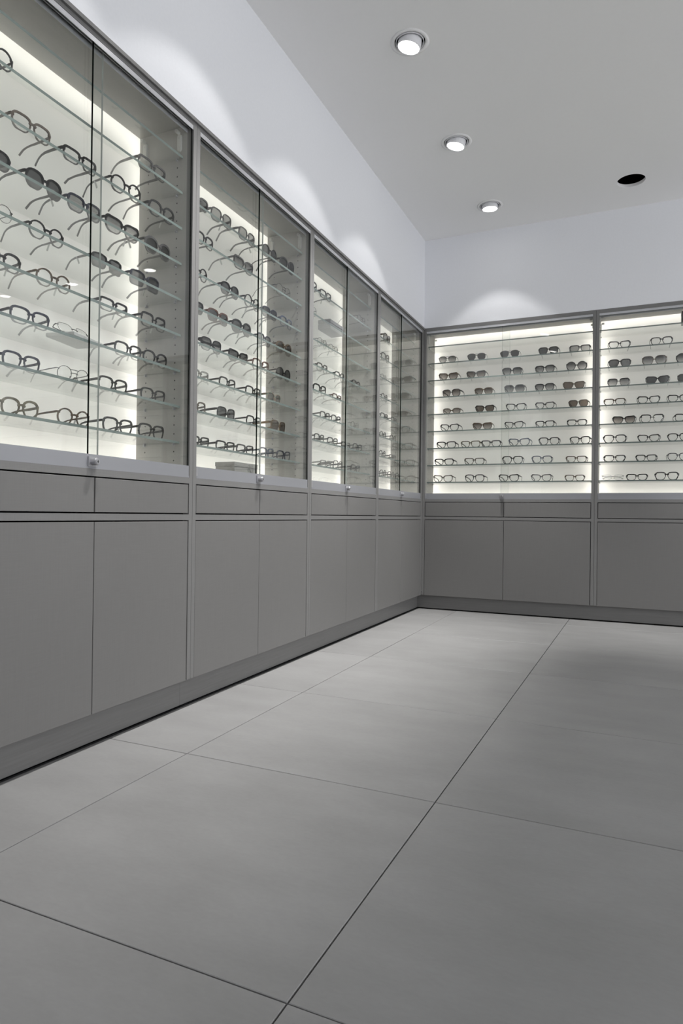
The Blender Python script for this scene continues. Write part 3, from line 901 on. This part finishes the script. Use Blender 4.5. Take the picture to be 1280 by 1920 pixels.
  (3, 0.523, 0.060, 0.127, 'ov', 'bk', 'g'),
  (4, 0.134, 0.060, 0.131, 'br', 'bk', 'g'),
  (4, 0.358, 0.060, 0.131, 'ca', 'bk', 'd'),
  (4, 0.533, 0.060, 0.121, 'bu', 'bk', 'd'),
  (5, 0.112, 0.060, 0.128, 're', 'to', 'c'),
  (5, 0.309, 0.060, 0.127, 'ca', 'bk', 'c'),
  (5, 0.478, 0.060, 0.122, 'ca', 'dk', 'c'),
  (6, 0.168, 0.060, 0.134, 'ca', 'bk', 'b'),
  (6, 0.330, 0.060, 0.136, 'br', 'bk', 'c'),
  (6, 0.515, 0.060, 0.121, 'br', 'bk', 'c'),
  (7, 0.115, 0.060, 0.136, 'sq', 'dk', 'c'),
  (7, 0.311, 0.060, 0.125, 'ca', 'bk', 'c'),
  (7, 0.479, 0.060, 0.125, 'sq', 'bk', 'c'),
  (8, 0.116, 0.060, 0.128, 're', 'bk', 'c'),
  (8, 0.298, 0.060, 0.120, 're', 'bk', 'c'),
  (8, 0.478, 0.060, 0.122, 'sq', 'gy', 'c'),
  (9, 0.247, 0.060, 0.123, 're', 'bk', 'c'),
  (9, 0.415, 0.060, 0.133, 'sq', 'bk', 'c'),
 ],
}
rr = random.Random(11)
for cab, rows in EYE.items():
    w = W if cab[0] == 'U' else BW
    by = {}
    for s, x, y, wd, st, fr, le in rows: by.setdefault(s, []).append((x, y, wd, st, fr, le))
    for s, items in by.items():
        items.sort()
        for i, (x, y, wd, st, fr, le) in enumerate(items):
            x = min(max(x, P2+0.075), w-P2-0.075)
            kind = 'eyeglasses' if le == 'c' else 'sunglasses'
            pos = ('only pair' if len(items) == 1 else ORD[i+1]+' from left')
            label = '%s %s %s, %s, %s shelf down, %s' % (FW[fr], SH[st]['word'], kind, pos, ORD[s], CABW[cab])
            tg = rr.choice((1, -1, 1, 0)) if cab in ('U1', 'U2', 'U3') else 0
            rz = rr.uniform(-0.05, 0.05) if cab[0] == 'U' else rr.uniform(-0.09, 0.09)
            base = 2*(SH[st]['gap']/2+SH[st]['a']) + 0.012
            sc = min(max(wd, 0.118), 0.140)/base
            sc = min(max(sc, 0.90), 1.04)
            cased = cab == 'U2' and s == 6 and i == 0
            place_eyewear(cab, s, x, y, st, fr, le, rz, label, 'spectacles on the glass shelves', 0 if cased else tg, sc, folded=cased)

# rimless pair lying on a white tray, nearest cabinet, seventh shelf down
def rounded_box(mb, x0, x1, y0, y1, z0, z1, b=0.002):
    vs = []
    for z, i in ((z0, b), (z0+b, 0), (z1-b, 0), (z1, b)):
        vs += [(x0+i, y0+i, z), (x1-i, y0+i, z), (x1-i, y1-i, z), (x0+i, y1-i, z)]
    fs = [(3,2,1,0), (12,13,14,15)]
    for k in range(3):
        for q in range(4):
            p = (q+1) % 4
            fs.append((k*4+q, k*4+p, k*4+4+p, k*4+4+q))
    mb.add(vs, fs)
GREY_BOARD = simple('pale_grey_board', (0.50, 0.50, 0.49), 0.6)
CASE_GREY = simple('grey_case_cloth', (0.20, 0.20, 0.205), 0.8)
CASE_BROWN = noisy('taupe_leather', (0.26, 0.225, 0.20), (0.32, 0.285, 0.26), 120, rough=0.5, detail=3)
CARD = noisy('grey_cardboard', (0.27, 0.262, 0.25), (0.31, 0.302, 0.29), 30, rough=0.75)
PRINT = simple('grey_print', (0.10, 0.10, 0.10), 0.7)
z7 = SHELF_Z[6]+0.0042
loc, a = to_world('U1', 0.455, 0.098, z7)
tr = empty('display_tray', loc, a+0.18)
tag(tr, 'pale grey display tray under the rimless glasses, nearest left-wall cabinet', 'tray')
mb = MB(); rounded_box(mb, -0.068, 0.068, -0.045, 0.045, 0.0, 0.012); mb.build('tray_base', GREY_BOARD, tr)
mb = MB(); rounded_box(mb, -0.060, 0.060, -0.037, 0.037, 0.0121, 0.0145, 0.0008); mb.build('tray_pad', GREY_BOARD, tr)
rl = place_eyewear('U1', 7, 0.455, 0.090, 'rl', 'me', 'c', 0.10, 'rimless eyeglasses resting on a grey tray, seventh shelf down, nearest left-wall cabinet', 'spectacles on the glass shelves', 0, 1.0, z7+0.0150, True)
rl.rotation_euler = (-0.55, 0, a+0.10)
place_eyewear('B2', 9, 0.106, 0.062, 'rl', 'me', 'c', 0.05, 'rimless eyeglasses, first from left, bottom glass shelf, back-wall right cabinet', 'spectacles on the glass shelves', 0, folded=True)
# spectacle case, second cabinet, sixth shelf
loc, a = to_world('U2', 0.112, 0.150, SHELF_Z[5]+0.0042)
cs = empty('spectacle_case', loc, a+0.06)
tag(cs, 'taupe clamshell spectacle case behind black sunglasses, second left-wall cabinet', 'spectacle case')
def shell(z0, z1, sx, sy, flip):
    mb = MB(); n = 28; prev = None
    rows = [(1.0, 0.0), (1.0, 0.25), (0.97, 0.55), (0.88, 0.8), (0.70, 0.95), (0.4, 1.0)]
    o = 0
    for s, h in rows:
        for k in range(n):
            t = 2*math.pi*k/n
            mb.v.append((s*sx*spow(math.cos(t), 0.75), s*sy*spow(math.sin(t), 0.8), z0+(z1-z0)*h))
    for i in range(len(rows)-1):
        for k in range(n):
            j = (k+1) % n
            f = (i*n+k, i*n+j, i*n+n+j, i*n+n+k)
            mb.f.append(f if not flip else f[::-1]); mb.m.append(0)
    mb.f.append(tuple(range((len(rows)-1)*n, len(rows)*n))); mb.m.append(0)
    return mb
shell(0.0262, 0.0, 0.082, 0.034, True).build('lower_shell', CASE_BROWN, cs, True)
shell(0.0275, 0.056, 0.082, 0.034, False).build('lid', CASE_BROWN, cs, True)
# grey case, third cabinet, third shelf
loc, a = to_world('U3', 0.455, 0.115, SHELF_Z[2]+0.0042)
cs = empty('hard_spectacle_case', loc, a)
tag(cs, 'dark grey box-shaped spectacle case on third shelf down, third left-wall cabinet', 'spectacle case')
mb = MB(); rounded_box(mb, -0.083, 0.083, -0.036, 0.036, 0.0, 0.030, 0.002); mb.build('case_body', CASE_GREY, cs)
mb = MB(); rounded_box(mb, -0.083, 0.083, -0.036, 0.036, 0.0308, 0.052, 0.003); mb.build('lid', CASE_GREY, cs)
# cardboard box on the cabinet floor, second cabinet
loc, a = to_world('U2', 0.475, 0.135, Z_TB+0.0004)
bx = empty('cardboard_box', loc, a)
tag(bx, 'grey cardboard box on the floor of the second left-wall cabinet', 'box')
mb = MB(); rounded_box(mb, -0.086, 0.086, -0.045, 0.045, 0.0, 0.070, 0.001); mb.build('box_body', CARD, bx)
mb = MB(); rounded_box(mb, -0.0875, 0.0875, -0.0465, 0.0465, 0.0702, 0.088, 0.001); mb.build('lid', CARD, bx)
mb = MB()
for pts in ([(0.010,.060),(0.018,.066),(0.028,.064),(0.036,.056),(0.041,.046)], [(0.012,.058),(0.020,.055),(0.016,.048),(0.024,.044),(0.030,.036)],
            [(0.030,.060),(0.034,.050),(0.028,.044)], [(0.014,.040),(0.020,.034),(0.027,.030)], [(0.038,.050),(0.034,.038),(0.040,.032)]):
    mb.sweep([(x, -0.0453, z) for x, z in pts], 0.0011, 0.0001, up=(0,1,0))
mb.build('printed_mark', PRINT, bx)
# black box at the right picture edge, top shelf
loc, a = to_world('B2', 0.523, 0.085, SHELF_Z[0]+0.0042)
bx = empty('storage_box', loc, a)
tag(bx, 'black box on the top glass shelf at the right picture edge', 'box')
mb = MB(); rounded_box(mb, -0.033, 0.033, -0.022, 0.045, 0.0, 0.060, 0.001); mb.build('box_body', M['rubber'], bx)
mb = MB(); rounded_box(mb, -0.034, 0.034, -0.023, 0.046, 0.0602, 0.0735, 0.001); mb.build('lid', M['rubber'], bx)
